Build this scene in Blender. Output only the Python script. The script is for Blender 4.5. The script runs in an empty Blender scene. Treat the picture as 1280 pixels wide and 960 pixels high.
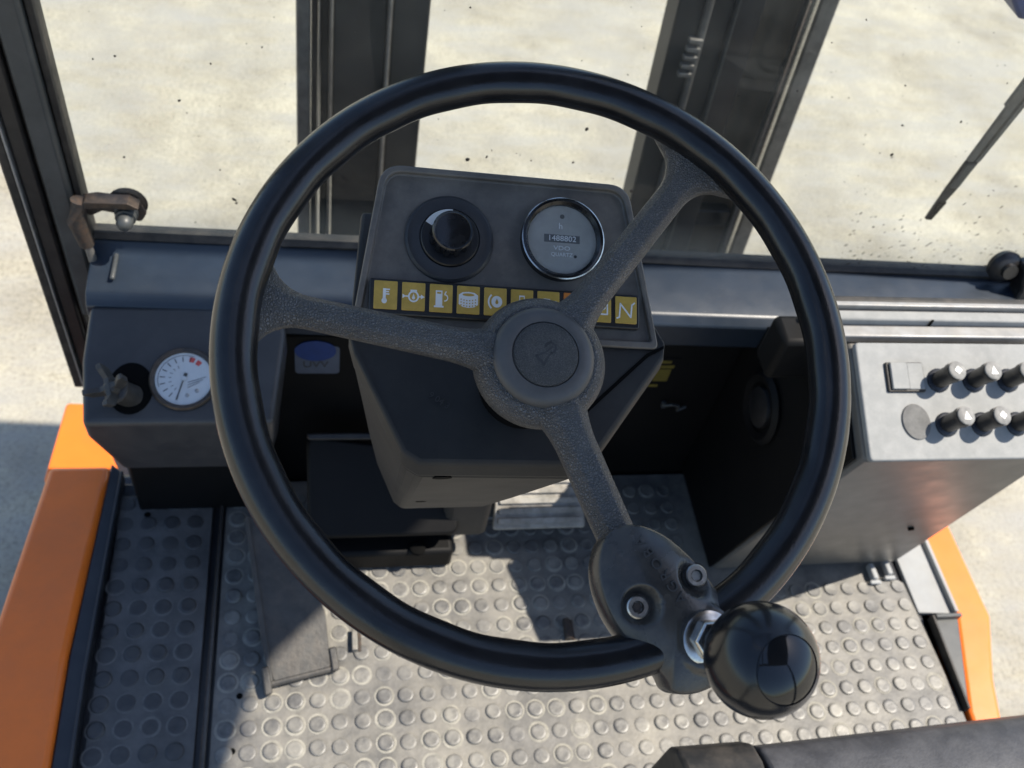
import bpy, bmesh, math, random
from mathutils import Vector, Matrix
random.seed(7)
R = math.radians
S = bpy.context.scene
COL = S.collection

# ---------------------------------------------------------------- camera
cd = bpy.data.cameras.new('camera'); cam = bpy.data.objects.new('camera', cd); COL.objects.link(cam)
cd.sensor_width = 36; cd.lens = 33.75; cd.clip_start = 0.02; cd.clip_end = 500
cam.matrix_world = Matrix(((.980, 0.0, -.197, 0), (-.1223, .7837, -.609, 0), (.1544, .6211, .768, 1.15), (0, 0, 0, 1)))
S.camera = cam
cd.dof.use_dof = True; cd.dof.focus_distance = 0.62; cd.dof.aperture_fstop = 11

# ---------------------------------------------------------------- sky, sun, exposure
SUN = Vector((0.60, -0.03, 1.0)).normalized()          # direction towards the sun
el = math.asin(SUN.z); az = math.atan2(SUN.x, SUN.y)
w = bpy.data.worlds.new('World'); S.world = w; w.use_nodes = True
wn = w.node_tree.nodes; wl = w.node_tree.links
sky = wn.new('ShaderNodeTexSky'); sky.sky_type = 'NISHITA'; sky.sun_disc = False
sky.sun_elevation = el; sky.sun_rotation = az; sky.air_density = 1.0; sky.dust_density = 0.7; sky.ozone_density = 1.8
wl.new(sky.outputs[0], wn['Background'].inputs[0]); wn['Background'].inputs[1].default_value = 0.12
sl = bpy.data.lights.new('sun', 'SUN'); sl.energy = 4.4; sl.angle = R(0.5); sl.color = (1.0, .915, .79)
so = bpy.data.objects.new('sun', sl); COL.objects.link(so); so.rotation_euler = SUN.to_track_quat('Z', 'Y').to_euler()
so.location = (6, 0, 10)
S.view_settings.view_transform = 'Standard'; S.view_settings.look = 'None'
S.view_settings.exposure = 0.92; S.view_settings.gamma = 1.0
S.render.engine = 'CYCLES'; S.cycles.max_bounces = 10; S.cycles.diffuse_bounces = 5
S.cycles.transparent_max_bounces = 12

# ---------------------------------------------------------------- materials
MATS = {}
def mat(name, col, rough=.5, metal=0., spec=.5, var=.0, vscale=30., col2=None, bump=0., bscale=200., kind='noise',
        dirt=None, dirtamt=0., dscale=12., rvar=.0, coat=0.):
    """procedural principled: base colour broken up by noise, wear/dust patches and fine relief"""
    if name in MATS: return MATS[name]
    m = bpy.data.materials.new(name); m.use_nodes = True; nt = m.node_tree; N = nt.nodes; L = nt.links
    b = N['Principled BSDF']; b.inputs['Roughness'].default_value = rough; b.inputs['Metallic'].default_value = metal
    b.inputs['Specular IOR Level'].default_value = spec; b.inputs['Coat Weight'].default_value = coat
    b.inputs['Coat Roughness'].default_value = .08
    tc = N.new('ShaderNodeTexCoord'); geo = N.new('ShaderNodeNewGeometry'); P = geo.outputs['Position']
    c2 = col2 or tuple(x * (1 - var) for x in col)
    n1 = N.new('ShaderNodeTexNoise'); n1.inputs['Scale'].default_value = vscale; n1.inputs['Detail'].default_value = 8
    n1.inputs['Roughness'].default_value = .65; L.new(P, n1.inputs['Vector'])
    r1 = N.new('ShaderNodeValToRGB'); r1.color_ramp.elements[0].position = .35; r1.color_ramp.elements[1].position = .65
    r1.color_ramp.elements[0].color = (*c2, 1); r1.color_ramp.elements[1].color = (*col, 1)
    L.new(n1.outputs[0], r1.inputs[0]); out = r1.outputs[0]
    if dirt:
        n2 = N.new('ShaderNodeTexNoise'); n2.inputs['Scale'].default_value = dscale; n2.inputs['Detail'].default_value = 10
        n2.inputs['Roughness'].default_value = .7; L.new(P, n2.inputs['Vector'])
        r2 = N.new('ShaderNodeValToRGB'); r2.color_ramp.elements[0].position = .42; r2.color_ramp.elements[1].position = .72
        r2.color_ramp.elements[0].color = (0, 0, 0, 1); r2.color_ramp.elements[1].color = (dirtamt,) * 3 + (1,)
        L.new(n2.outputs[0], r2.inputs[0])
        mx = N.new('ShaderNodeMixRGB'); L.new(r2.outputs[0], mx.inputs[0]); L.new(out, mx.inputs[1]); mx.inputs[2].default_value = (*dirt, 1)
        out = mx.outputs[0]
    L.new(out, b.inputs['Base Color'])
    if rvar:
        mr = N.new('ShaderNodeMapRange'); mr.inputs[3].default_value = max(.03, rough - rvar); mr.inputs[4].default_value = rough + rvar
        n3 = N.new('ShaderNodeTexNoise'); n3.inputs['Scale'].default_value = 40; n3.inputs['Detail'].default_value = 6
        L.new(P, n3.inputs['Vector']); L.new(n3.outputs[0], mr.inputs[0]); L.new(mr.outputs[0], b.inputs['Roughness'])
    if bump:
        bp = N.new('ShaderNodeBump'); bp.inputs['Strength'].default_value = 1.0; bp.inputs['Distance'].default_value = bump
        if kind == 'grain':
            v = N.new('ShaderNodeTexVoronoi'); v.feature = 'DISTANCE_TO_EDGE'; v.inputs['Scale'].default_value = bscale
            nn = N.new('ShaderNodeTexNoise'); nn.inputs['Scale'].default_value = bscale * .7; L.new(P, nn.inputs['Vector'])
            ad = N.new('ShaderNodeMixRGB'); ad.blend_type = 'LINEAR_LIGHT'; ad.inputs[0].default_value = .0012
            L.new(P, ad.inputs[1]); L.new(nn.outputs[1], ad.inputs[2]); L.new(ad.outputs[0], v.inputs['Vector'])
            rr = N.new('ShaderNodeValToRGB'); rr.color_ramp.elements[0].position = 0; rr.color_ramp.elements[1].position = .28
            L.new(v.outputs['Distance'], rr.inputs[0]); L.new(rr.outputs[0], bp.inputs['Height'])
            cr = N.new('ShaderNodeMapRange'); cr.inputs[3].default_value = .38; cr.inputs[4].default_value = 1.2; L.new(rr.outputs[0], cr.inputs[0])  # shade of the grain put into the colour: dark crevices, lighter tops
            mu = N.new('ShaderNodeMixRGB'); mu.blend_type = 'MULTIPLY'; mu.inputs[0].default_value = 1; L.new(out, mu.inputs[1]); L.new(cr.outputs[0], mu.inputs[2])
            L.new(mu.outputs[0], b.inputs['Base Color'])
        else:
            v = N.new('ShaderNodeTexNoise'); v.inputs['Scale'].default_value = bscale; v.inputs['Detail'].default_value = 6
            L.new(P, v.inputs['Vector']); L.new(v.outputs[0], bp.inputs['Height'])
        L.new(bp.outputs[0], b.inputs['Normal'])
    MATS[name] = m; return m

M_rim = mat('rim_plastic', (.008, .0085, .010), .23, spec=.5, var=.3, vscale=60, bump=.00009, bscale=700, rvar=.07, dirt=(.035, .032, .03), dirtamt=.3, dscale=30)
M_spoke = mat('grained_plastic', (.088, .083, .078), .34, spec=.7, var=.25, vscale=60, bump=.00048, bscale=620, kind='grain', dirt=(.14, .13, .12), dirtamt=.5, dscale=25, rvar=.1)
M_hubring = mat('hub_ring_plastic', (.075, .071, .067), .48, var=.2, vscale=50, bump=.00005, bscale=900, dirt=(.16, .14, .12), dirtamt=.3, dscale=30)
M_button = mat('button_plastic', (.075, .071, .066), .5, var=.2, vscale=80, bump=.0003, bscale=900, kind='grain', dirt=(.16, .14, .12), dirtamt=.25, dscale=40)
M_clamp = mat('clamp_enamel', (.036, .035, .034), .26, var=.25, vscale=60, bump=.00012, bscale=500, dirt=(.15, .13, .10), dirtamt=.3, dscale=40, rvar=.1)
M_ball = mat('knob_gloss', (.006, .007, .009), .07, var=.2, bump=.00001, bscale=400, dirt=(.03, .03, .03), dirtamt=.2, dscale=30, rvar=.035)
M_ballsat = mat('knob_satin', (.007, .008, .010), .20, var=.2, bump=.00003, bscale=600, dirt=(.03, .03, .03), dirtamt=.25, dscale=30, rvar=.05)
M_chrome = mat('worn_chrome', (.62, .61, .58), .22, metal=1, var=.35, vscale=120, dirt=(.20, .13, .08), dirtamt=.5, dscale=70, rvar=.12)
M_zinc = mat('zinc_bolt', (.55, .55, .53), .35, metal=1, var=.4, vscale=300, dirt=(.25, .2, .15), dirtamt=.4, dscale=200)
M_rust = mat('rust', (.065, .040, .026), .7, col2=(.022, .022, .022), var=.5, vscale=220, bump=.0004, bscale=500)
M_pod = mat('pod_plastic', (.125, .11, .093), .5, var=.25, vscale=25, bump=.00008, bscale=700, dirt=(.30, .255, .205), dirtamt=.5, dscale=22, rvar=.08)
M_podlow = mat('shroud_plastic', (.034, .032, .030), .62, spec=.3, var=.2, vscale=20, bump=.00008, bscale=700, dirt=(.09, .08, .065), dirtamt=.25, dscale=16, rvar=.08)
M_black = mat('black_plastic', (.012, .012, .013), .4, var=.3, vscale=60, bump=.00004, bscale=700, dirt=(.08, .07, .06), dirtamt=.25, dscale=40)
M_gloss = mat('black_gloss', (.010, .010, .011), .18, var=.2, dirt=(.06, .055, .05), dirtamt=.3, dscale=60, rvar=.06)
M_void = mat('deep_black', (.003, .003, .003), .9, spec=.1)
M_paint = mat('black_paint', (.018, .020, .025), .33, var=.25, vscale=18, bump=.00006, bscale=300, dirt=(.09, .085, .08), dirtamt=.22, dscale=14, rvar=.1)
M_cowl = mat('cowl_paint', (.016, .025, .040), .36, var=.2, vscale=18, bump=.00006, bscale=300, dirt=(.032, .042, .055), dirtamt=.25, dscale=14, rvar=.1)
M_dash = mat('dash_plastic', (.038, .038, .040), .42, var=.2, vscale=20, bump=.00006, bscale=600, dirt=(.09, .085, .08), dirtamt=.2, dscale=20, rvar=.08)
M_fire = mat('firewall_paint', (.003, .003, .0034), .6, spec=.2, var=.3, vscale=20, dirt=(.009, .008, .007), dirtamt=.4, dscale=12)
M_mat = mat('mat_rubber', (.155, .15, .14), .52, spec=.5, col2=(.078, .077, .074), vscale=26, bump=.0005, bscale=160, dirt=(.30, .28, .235), dirtamt=.75, dscale=9, rvar=.12)
M_stud = mat('stud_rubber', (.135, .132, .126), .46, spec=.6, col2=(.062, .062, .063), vscale=60, bump=.0003, bscale=260, dirt=(.31, .295, .255), dirtamt=.8, dscale=18, rvar=.14)
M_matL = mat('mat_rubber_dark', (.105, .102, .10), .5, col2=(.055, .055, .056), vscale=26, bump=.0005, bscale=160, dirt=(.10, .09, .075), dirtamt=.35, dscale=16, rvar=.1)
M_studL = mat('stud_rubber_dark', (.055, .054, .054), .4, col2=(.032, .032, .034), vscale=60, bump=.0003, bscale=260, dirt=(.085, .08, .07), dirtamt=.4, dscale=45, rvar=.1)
M_ring = mat('stud_halo_dust', (.33, .315, .27), .75, col2=(.18, .175, .155), vscale=70, bump=.0002, bscale=300)
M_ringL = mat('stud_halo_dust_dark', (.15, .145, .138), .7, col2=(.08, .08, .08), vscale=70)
M_orange = mat('orange_paint', (.93, .19, .016), .34, var=.10, vscale=9, bump=.00005, bscale=120, dirt=(.60, .15, .04), dirtamt=.5, dscale=7, rvar=.06, coat=.15)
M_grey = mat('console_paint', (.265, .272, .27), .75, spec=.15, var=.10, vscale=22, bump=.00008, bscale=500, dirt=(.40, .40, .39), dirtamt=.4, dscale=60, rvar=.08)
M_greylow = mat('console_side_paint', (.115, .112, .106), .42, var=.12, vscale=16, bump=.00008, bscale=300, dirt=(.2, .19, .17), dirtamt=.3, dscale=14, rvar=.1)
M_alu = mat('aluminium', (.34, .34, .335), .5, metal=.5, var=.25, vscale=70, dirt=(.3, .27, .23), dirtamt=.4, dscale=60, rvar=.12)
M_steel = mat('worn_steel', (.34, .33, .305), .55, metal=.3, col2=(.17, .165, .15), vscale=50, bump=.0003, bscale=220, dirt=(.2, .15, .1), dirtamt=.4, dscale=40)
M_pedal = mat('pedal_plate', (.055, .054, .051), .5, metal=.1, col2=(.035, .034, .033), vscale=40, bump=.0004, bscale=200, dirt=(.12, .10, .08), dirtamt=.5, dscale=45)
M_yellow = mat('lens_yellow', (.60, .385, .075), .42, var=.12, vscale=140, col2=(.50, .32, .055), dirt=(.42, .28, .06), dirtamt=.5, dscale=200, bump=.00005, bscale=900)
M_orlens = mat('lens_orange', (.62, .20, .03), .42, var=.2, vscale=140)
M_white = mat('white_print', (.82, .82, .79), .6, var=.05)
M_ivory = mat('dial_white', (.58, .60, .61), .5, var=.06, vscale=60)
M_dialglare = mat('dial_glare_grey', (.40, .385, .345), .38, var=.12, vscale=50, dirt=(.52, .50, .44), dirtamt=.5, dscale=40)  # pale tone holds the glare on the meter glass; dial itself is dark
M_inkblk = mat('ink_black', (.03, .03, .03), .6)
M_inkred = mat('ink_red', (.55, .06, .05), .6)
M_inkblue = mat('ink_blue', (.010, .04, .17), .5, var=.2, vscale=90)
M_sticker = mat('sticker_paper', (.085, .10, .135), .55, var=.2, vscale=60)
M_stickyel = mat('sticker_yellow', (.16, .12, .015), .55, var=.3, vscale=90)
M_brass = mat('tarnished_bezel', (.07, .062, .056), .42, metal=.5, var=.4, vscale=120, dirt=(.15, .095, .055), dirtamt=.55, dscale=60)
M_mast = mat('mast_paint', (.016, .016, .0165), .55, var=.3, vscale=16, bump=.0002, bscale=160, dirt=(.07, .066, .06), dirtamt=.35, dscale=10)
M_mastlt = mat('mast_worn_edge', (.17, .165, .155), .5, metal=.3, var=.4, vscale=40, dirt=(.06, .05, .05), dirtamt=.5, dscale=18)
M_vinyl = mat('seat_vinyl', (.045, .046, .052), .5, var=.25, vscale=30, bump=.0003, bscale=420, dirt=(.12, .12, .125), dirtamt=.35, dscale=30, rvar=.1)
M_pillar = mat('pillar_paint', (.045, .05, .052), .42, var=.2, vscale=24, bump=.00008, bscale=400, dirt=(.12, .12, .115), dirtamt=.35, dscale=20, rvar=.1)
M_gasket = mat('rubber_gasket', (.012, .012, .012), .6, var=.3, vscale=60, dirt=(.12, .10, .08), dirtamt=.35, dscale=30)
M_gapshade = mat('shaded_gap_brown', (.16, .125, .09), .6, var=.3, vscale=20, dirt=(.08, .06, .045), dirtamt=.5, dscale=10)  # brown tone of the shaded ground seen through the mast gap
M_dirt = mat('dried_mud', (.055, .045, .035), .9, var=.4, vscale=200)
M_grey2 = mat('side_plate_paint', (.33, .34, .345), .7, spec=.2, var=.15, vscale=20, dirt=(.3, .29, .27), dirtamt=.5, dscale=30)

def concrete():
    m = bpy.data.materials.new('concrete'); m.use_nodes = True; nt = m.node_tree; N = nt.nodes; L = nt.links
    b = N['Principled BSDF']; b.inputs['Roughness'].default_value = .85
    P = N.new('ShaderNodeNewGeometry').outputs['Position']
    def noise(s, d, ro=.65):
        n = N.new('ShaderNodeTexNoise'); n.inputs['Scale'].default_value = s; n.inputs['Detail'].default_value = d
        n.inputs['Roughness'].default_value = ro; L.new(P, n.inputs['Vector']); return n.outputs[0]
    def ramp(i, a, ca, z, cz):
        r = N.new('ShaderNodeValToRGB'); r.color_ramp.elements[0].position = a; r.color_ramp.elements[1].position = z
        r.color_ramp.elements[0].color = (*ca, 1); r.color_ramp.elements[1].color = (*cz, 1); L.new(i, r.inputs[0]); return r.outputs[0]
    base = ramp(noise(3.2, 10), .36, (.30, .272, .205), .62, (.47, .435, .335))
    sp = ramp(noise(95, 6, .8), .34, (.35, .35, .34), .52, (1, 1, 1))
    mx = N.new('ShaderNodeMixRGB'); mx.blend_type = 'MULTIPLY'; mx.inputs[0].default_value = .85
    L.new(base, mx.inputs[1]); L.new(sp, mx.inputs[2])
    st = ramp(noise(2.4, 9, .72), .48, (0, 0, 0), .66, (.8, .8, .8))
    m2 = N.new('ShaderNodeMixRGB'); L.new(st, m2.inputs[0]); L.new(mx.outputs[0], m2.inputs[1]); m2.inputs[2].default_value = (.30, .285, .245, 1)
    mp = N.new('ShaderNodeMapping'); mp.inputs['Scale'].default_value = (.9, 3.4, 1); mp.inputs['Rotation'].default_value = (0, 0, .2); L.new(P, mp.inputs[0])
    n9 = N.new('ShaderNodeTexNoise'); n9.inputs['Scale'].default_value = 2.6; n9.inputs['Detail'].default_value = 9; n9.inputs['Roughness'].default_value = .72; L.new(mp.outputs[0], n9.inputs['Vector'])
    s9 = ramp(n9.outputs[0], .44, (0, 0, 0), .68, (.75, .75, .75))
    m3 = N.new('ShaderNodeMixRGB'); L.new(s9, m3.inputs[0]); L.new(m2.outputs[0], m3.inputs[1]); m3.inputs[2].default_value = (.33, .325, .30, 1)
    L.new(m3.outputs[0], b.inputs['Base Color'])
    bp = N.new('ShaderNodeBump'); bp.inputs['Distance'].default_value = .006; bp.inputs['Strength'].default_value = .8
    L.new(noise(90, 8, .7), bp.inputs['Height']); L.new(bp.outputs[0], b.inputs['Normal'])
    return m
M_conc = concrete()
M_plug = mat('plug_plastic', (.15, .15, .148), .8, spec=.1, var=.25, vscale=80, dirt=(.22, .22, .21), dirtamt=.5, dscale=90)

def glass(name, film, tint=(1, 1, 1), grime=False):
    """clear pane: see-through with fresnel reflection and a thin uneven film of dust"""
    m = bpy.data.materials.new(name); m.use_nodes = True; nt = m.node_tree; N = nt.nodes; L = nt.links
    N.remove(N['Principled BSDF']); out = N['Material Output']
    tr = N.new('ShaderNodeBsdfTransparent'); tr.inputs[0].default_value = (*tint, 1)
    gl = N.new('ShaderNodeBsdfGlossy'); gl.inputs['Roughness'].default_value = .02
    fr = N.new('ShaderNodeFresnel'); fr.inputs[0].default_value = 1.35
    m1 = N.new('ShaderNodeMixShader'); geo0 = N.new('ShaderNodeNewGeometry'); fm = N.new('ShaderNodeMath'); fm.operation = 'MULTIPLY_ADD'; fm.inputs[1].default_value = -1; fm.inputs[2].default_value = 1; L.new(geo0.outputs['Backfacing'], fm.inputs[0])
    fx = N.new('ShaderNodeMath'); fx.operation = 'MULTIPLY'; L.new(fr.outputs[0], fx.inputs[0]); L.new(fm.outputs[0], fx.inputs[1])
    L.new(fx.outputs[0], m1.inputs[0]); L.new(tr.outputs[0], m1.inputs[1]); L.new(gl.outputs[0], m1.inputs[2])
    df = N.new('ShaderNodeBsdfDiffuse'); df.inputs[0].default_value = (.5, .47, .40, 1)
    geo = N.new('ShaderNodeNewGeometry')
    n = N.new('ShaderNodeTexNoise'); n.inputs['Scale'].default_value = 9; n.inputs['Detail'].default_value = 10; n.inputs['Roughness'].default_value = .7
    L.new(geo.outputs['Position'], n.inputs['Vector'])
    mr = N.new('ShaderNodeMapRange'); mr.inputs[1].default_value = .4; mr.inputs[2].default_value = .75
    mr.inputs[3].default_value = film * .4; mr.inputs[4].default_value = film * 1.6; L.new(n.outputs[0], mr.inputs[0])
    fac = mr.outputs[0]
    if grime:
        sx = N.new('ShaderNodeSeparateXYZ'); L.new(geo.outputs['Position'], sx.inputs[0])
        zb = N.new('ShaderNodeMapRange'); zb.inputs[1].default_value = .372; zb.inputs[2].default_value = .43; zb.inputs[3].default_value = .30; zb.inputs[4].default_value = 0; L.new(sx.outputs[2], zb.inputs[0])
        pm = N.new('ShaderNodeMath'); pm.operation = 'MULTIPLY'; L.new(zb.outputs[0], pm.inputs[0]); L.new(n.outputs[0], pm.inputs[1])
        ad = N.new('ShaderNodeMath'); ad.operation = 'ADD'; L.new(pm.outputs[0], ad.inputs[0]); L.new(fac, ad.inputs[1]); fac = ad.outputs[0]
    m2 = N.new('ShaderNodeMixShader'); L.new(fac, m2.inputs[0]); L.new(m1.outputs[0], m2.inputs[1]); L.new(df.outputs[0], m2.inputs[2])
    L.new(m2.outputs[0], out.inputs[0]); return m
M_glass = glass('windscreen_glass', .045, (.96, .975, .97), True)
M_lens = glass('gauge_glass', .02)

# ---------------------------------------------------------------- helpers
def tag(o, label=None, cat=None, group=None, kind=None):
    if label: o['label'] = label
    if cat: o['category'] = cat
    if group: o['group'] = group
    if kind: o['kind'] = kind
    return o
def thing(name, loc, label, cat, group=None):
    e = bpy.data.objects.new(name, None); COL.objects.link(e); e.location = loc; e.empty_display_size = .02
    return tag(e, label, cat, group)
def wloc(o):
    v = Vector(o.location)
    if o.parent: v = v + wloc(o.parent)
    return v
def link(name, me, m, parent=None, bevel=0., seg=2, smooth=35):
    """every mesh is authored in world coordinates; a child is shifted so that its parent's base is its origin"""
    me.materials.append(m)
    o = bpy.data.objects.new(name, me); COL.objects.link(o)
    if parent is not None:
        o.parent = parent; off = wloc(parent)
        if off.length > 0: me.transform(Matrix.Translation(-off))
    for p in me.polygons: p.use_smooth = True
    me.set_sharp_from_angle(angle=R(smooth))
    if bevel:
        b = o.modifiers.new('bevel', 'BEVEL'); b.width = bevel; b.segments = seg; b.limit_method = 'ANGLE'; b.angle_limit = R(30)
        b.harden_normals = False
    return o
def pyd(verts, faces):
    me = bpy.data.meshes.new('m'); me.from_pydata([tuple(v) for v in verts], [], faces)
    bm = bmesh.new(); bm.from_mesh(me); bmesh.ops.recalc_face_normals(bm, faces=bm.faces); bm.to_mesh(me); bm.free(); me.update(); return me
class Fr:
    def __init__(s, o, x, y, z=None):
        s.o = Vector(o); s.x = Vector(x).normalized(); s.y = Vector(y).normalized()
        s.z = Vector(z).normalized() if z else s.x.cross(s.y).normalized()
    def p(s, a, b, c=0.): return s.o + s.x * a + s.y * b + s.z * c
    def at(s, a, b, c=0., rot=0.):
        cr, sr = math.cos(rot), math.sin(rot)
        return Fr(s.p(a, b, c), s.x * cr + s.y * sr, s.y * cr - s.x * sr)
    def mat(s):
        m = Matrix((s.x, s.y, s.z)).transposed().to_4x4(); m.translation = s.o; return m
WORLD = Fr((0, 0, 0), (1, 0, 0), (0, 1, 0))
def box(name, x, y, z, m, parent=None, bevel=.002, fr=WORLD, seg=2):
    v = [fr.p(a, b, c) for c in z for b in y for a in x]
    f = [(0, 1, 3, 2), (4, 5, 7, 6), (0, 1, 5, 4), (2, 3, 7, 6), (0, 2, 6, 4), (1, 3, 7, 5)]
    return link(name, pyd(v, f), m, parent, bevel, seg)
def loft(name, rings, m, parent=None, bevel=0., smooth=35, caps=True, closed=False, seg=2):
    n = len(rings[0]); v = [p for r in rings for p in r]; f = []; k = len(rings)
    for i in range(k if closed else k - 1):
        for j in range(n):
            a = i * n + j; b = i * n + (j + 1) % n; i2 = (i + 1) % k
            f.append((a, b, i2 * n + (j + 1) % n, i2 * n + j))
    if caps and not closed: f += [tuple(range(n)), tuple(range((k - 1) * n, k * n))]
    return link(name, pyd(v, f), m, parent, bevel, seg, smooth)
def lathe(name, fr, prof, m, parent=None, n=48, smooth=40, bevel=0.):
    rings = [[fr.p(r * math.cos(2 * math.pi * j / n), r * math.sin(2 * math.pi * j / n), h) for j in range(n)] for r, h in prof]
    return loft(name, rings, m, parent, bevel, smooth)
def prism(name, fr, poly, z0, z1, m, parent=None, bevel=.001, smooth=35, seg=2):
    return loft(name, [[fr.p(a, b, z0) for a, b in poly], [fr.p(a, b, z1) for a, b in poly]], m, parent, bevel, smooth, seg=seg)
def rounded(poly, r, n=6):
    """2-D polygon with corner radii (a number or one per corner)"""
    out = []; k = len(poly)
    for i in range(k):
        p = Vector(poly[i]); a = Vector(poly[i - 1]); b = Vector(poly[(i + 1) % k]); rr = r[i] if isinstance(r, (list, tuple)) else r
        u = (a - p).normalized(); v = (b - p).normalized()
        if rr <= 0: out.append(tuple(p)); continue
        d = rr / math.tan(u.angle(v) / 2); d = min(d, (a - p).length * .49, (b - p).length * .49)
        s, e = p + u * d, p + v * d
        for t in range(n + 1):
            t /= n; q = s * (1 - t) ** 2 + p * 2 * t * (1 - t) + e * t * t; out.append((q.x, q.y))
    return out
def rect(x0, x1, y0, y1): return [(x0, y0), (x1, y0), (x1, y1), (x0, y1)]
def circ(cx, cy, r, n=24, ry=None): return [(cx + r * math.cos(2 * math.pi * i / n), cy + (ry or r) * math.sin(2 * math.pi * i / n)) for i in range(n)]
def tube(name, pts, r, m, parent=None, n=10, caps=True):
    pts = [Vector(p) for p in pts]; rings = []; up = Vector((.13, .21, .97))
    for i, p in enumerate(pts):
        d = (pts[min(i + 1, len(pts) - 1)] - pts[max(i - 1, 0)]).normalized()
        x = d.cross(up).normalized(); y = d.cross(x)
        rr = r[i] if isinstance(r, (list, tuple)) else r
        rings.append([p + x * rr * math.cos(2 * math.pi * j / n) + y * rr * math.sin(2 * math.pi * j / n) for j in range(n)])
    return loft(name, rings, m, parent, 0, 50, caps)
def flat(name, fr, polys, h, m, parent, t=.0002):
    """thin print or inlay: each polygon a low prism of its own inside one mesh"""
    v = []; f = []
    for poly in polys:
        n = len(poly); b = len(v)
        v += [fr.p(a, c, h) for a, c in poly] + [fr.p(a, c, h + t) for a, c in poly]
        f += [tuple(range(b, b + n)), tuple(range(b + n, b + 2 * n))] + [(b + i, b + (i + 1) % n, b + n + (i + 1) % n, b + n + i) for i in range(n)]
    return link(name, pyd(v, f), m, parent)
def annulus(cx, cy, r0, r1, a0=0, a1=360, n=40):
    """ring sector as quads"""
    o = []
    for i in range(n):
        s, e = R(a0 + (a1 - a0) * i / n), R(a0 + (a1 - a0) * (i + 1) / n)
        o.append([(cx + r0 * math.cos(s), cy + r0 * math.sin(s)), (cx + r1 * math.cos(s), cy + r1 * math.sin(s)), (cx + r1 * math.cos(e), cy + r1 * math.sin(e)), (cx + r0 * math.cos(e), cy + r0 * math.sin(e))])
    return o
def seg2(a, b, w):
    a, b = Vector(a), Vector(b); d = (b - a).normalized(); n = Vector((-d.y, d.x)) * w / 2
    return [tuple(a + n), tuple(a - n), tuple(b - n), tuple(b + n)]
def text(name, fr, s, size, m, parent, h=.0002, ext=.0001, sx=1.0):
    c = bpy.data.curves.new('t', 'FONT'); c.body = s; c.size = size; c.align_x = 'CENTER'; c.align_y = 'CENTER'; c.extrude = ext; c.resolution_u = 3
    o = bpy.data.objects.new('t', c); COL.objects.link(o); dg = bpy.context.evaluated_depsgraph_get(); dg.update()
    me = bpy.data.meshes.new_from_object(o.evaluated_get(dg)); bpy.data.objects.remove(o)
    mm = fr.mat(); me.transform(Matrix.Diagonal((sx, 1, 1, 1))); me.transform(Matrix.Translation(fr.z * (h + ext)) @ mm); me.materials.clear()
    return link(name, me, m, parent, smooth=30)

# ================================================================ SETTING
g = 60
o = link('ground', pyd([(-g, -g, -.8), (g, -g, -.8), (g, g, -.8), (-g, g, -.8)], [(0, 1, 2, 3)]), M_conc); tag(o, kind='structure')
# chassis: the machine body under the floor plate and the front axle block ahead of it
o = box('chassis', (-.335, .925), (-.9, .80), (-.62, -.06), M_paint, None, .01); tag(o, kind='structure')
o = box('front_axle_housing', (-.36, .95), (.805, 1.30), (-.8, -.2), M_paint, None, .02); tag(o, kind='structure')
o = box('cab_floor', (-.285, .835), (-.6, .745), (-.055, -.006), M_paint, None, .002); tag(o, kind='structure')
fire = box('firewall', (-.24, .90), (.745, .765), (-.05, .335), M_fire, None, .002); tag(fire, kind='structure')

# ---- cowl: black box rail under the windscreen
def lerp(a, b, t): return a + (b - a) * t
prof = [(-.093, -.05), (-.095, -.012), (-.085, -.002), (-.062, .002), (-.004, .006), (0, .004), (.004, -.05)]   # y from glass line, z from .36
def cy(x): return .834 - .030 * (x + .25) / 1.15      # the glass line runs back a little to the right
cowl = thing('cowl_rail', (.35, .78, .31), 'black painted box rail running under the windscreen', 'rail')
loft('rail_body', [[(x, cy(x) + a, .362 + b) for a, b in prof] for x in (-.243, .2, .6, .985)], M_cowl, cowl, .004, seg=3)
box('weld_bead', (-.2185, -.2135), (.762, .80), (.366, .371), M_pillar, cowl, .002)
box('shadow_gap', (-.235, .50), (.742, .7445), (.300, .318), M_void, cowl, .001)

# ================================================================ MAST beyond the glass
mastL = thing('mast_rail', (.06, 1.2, -.6), 'black mast upright behind the windscreen, left of the instrument pod', 'mast', 'uprights of the lifting mast')
mastR = thing('mast_rail', (.63, 1.2, -.6), 'black mast upright behind the windscreen with bright rod, right of the steering wheel', 'mast', 'uprights of the lifting mast')
def upright(t, pn, a, b, d0, d1, mm, z0=-.62, z1=2.3, lean=.02, spread=0., bev=.003):
    v = []
    for z in (z0, z1):
        sh = lean * (z - .3); sx = -spread * (z - .3)
        v += [(a + sx, 1.2 + d0 + sh, z), (b + sx, 1.2 + d0 + sh, z), (b + sx, 1.2 + d1 + sh, z), (a + sx, 1.2 + d1 + sh, z)]
    return link(pn, pyd(v, [(0, 1, 2, 3), (4, 5, 6, 7), (0, 1, 5, 4), (1, 2, 6, 5), (2, 3, 7, 6), (3, 0, 4, 7)]), mm, t, bev)
upright(mastL, 'outer_flange', -.032, -.012, .012, .065, M_mastlt, spread=-.01)
upright(mastL, 'outer_web', -.0115, -.002, .020, .065, M_mast, spread=-.01)
upright(mastL, 'wear_strip', -.0015, .0005, .006, .065, M_mastlt, spread=-.01)
upright(mastL, 'channel_wall', .001, .0135, .022, .065, M_mast, spread=-.005)
upright(mastL, 'wear_strip', .014, .0185, .004, .06, M_mastlt, spread=-.005)
upright(mastL, 'main_web', .019, .0915, .012, .065, M_mast)
upright(mastL, 'wear_strip', .092, .098, .002, .06, M_mastlt)
upright(mastL, 'inner_flange', .0985, .149, .008, .065, M_mast)
sp = .055
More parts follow.
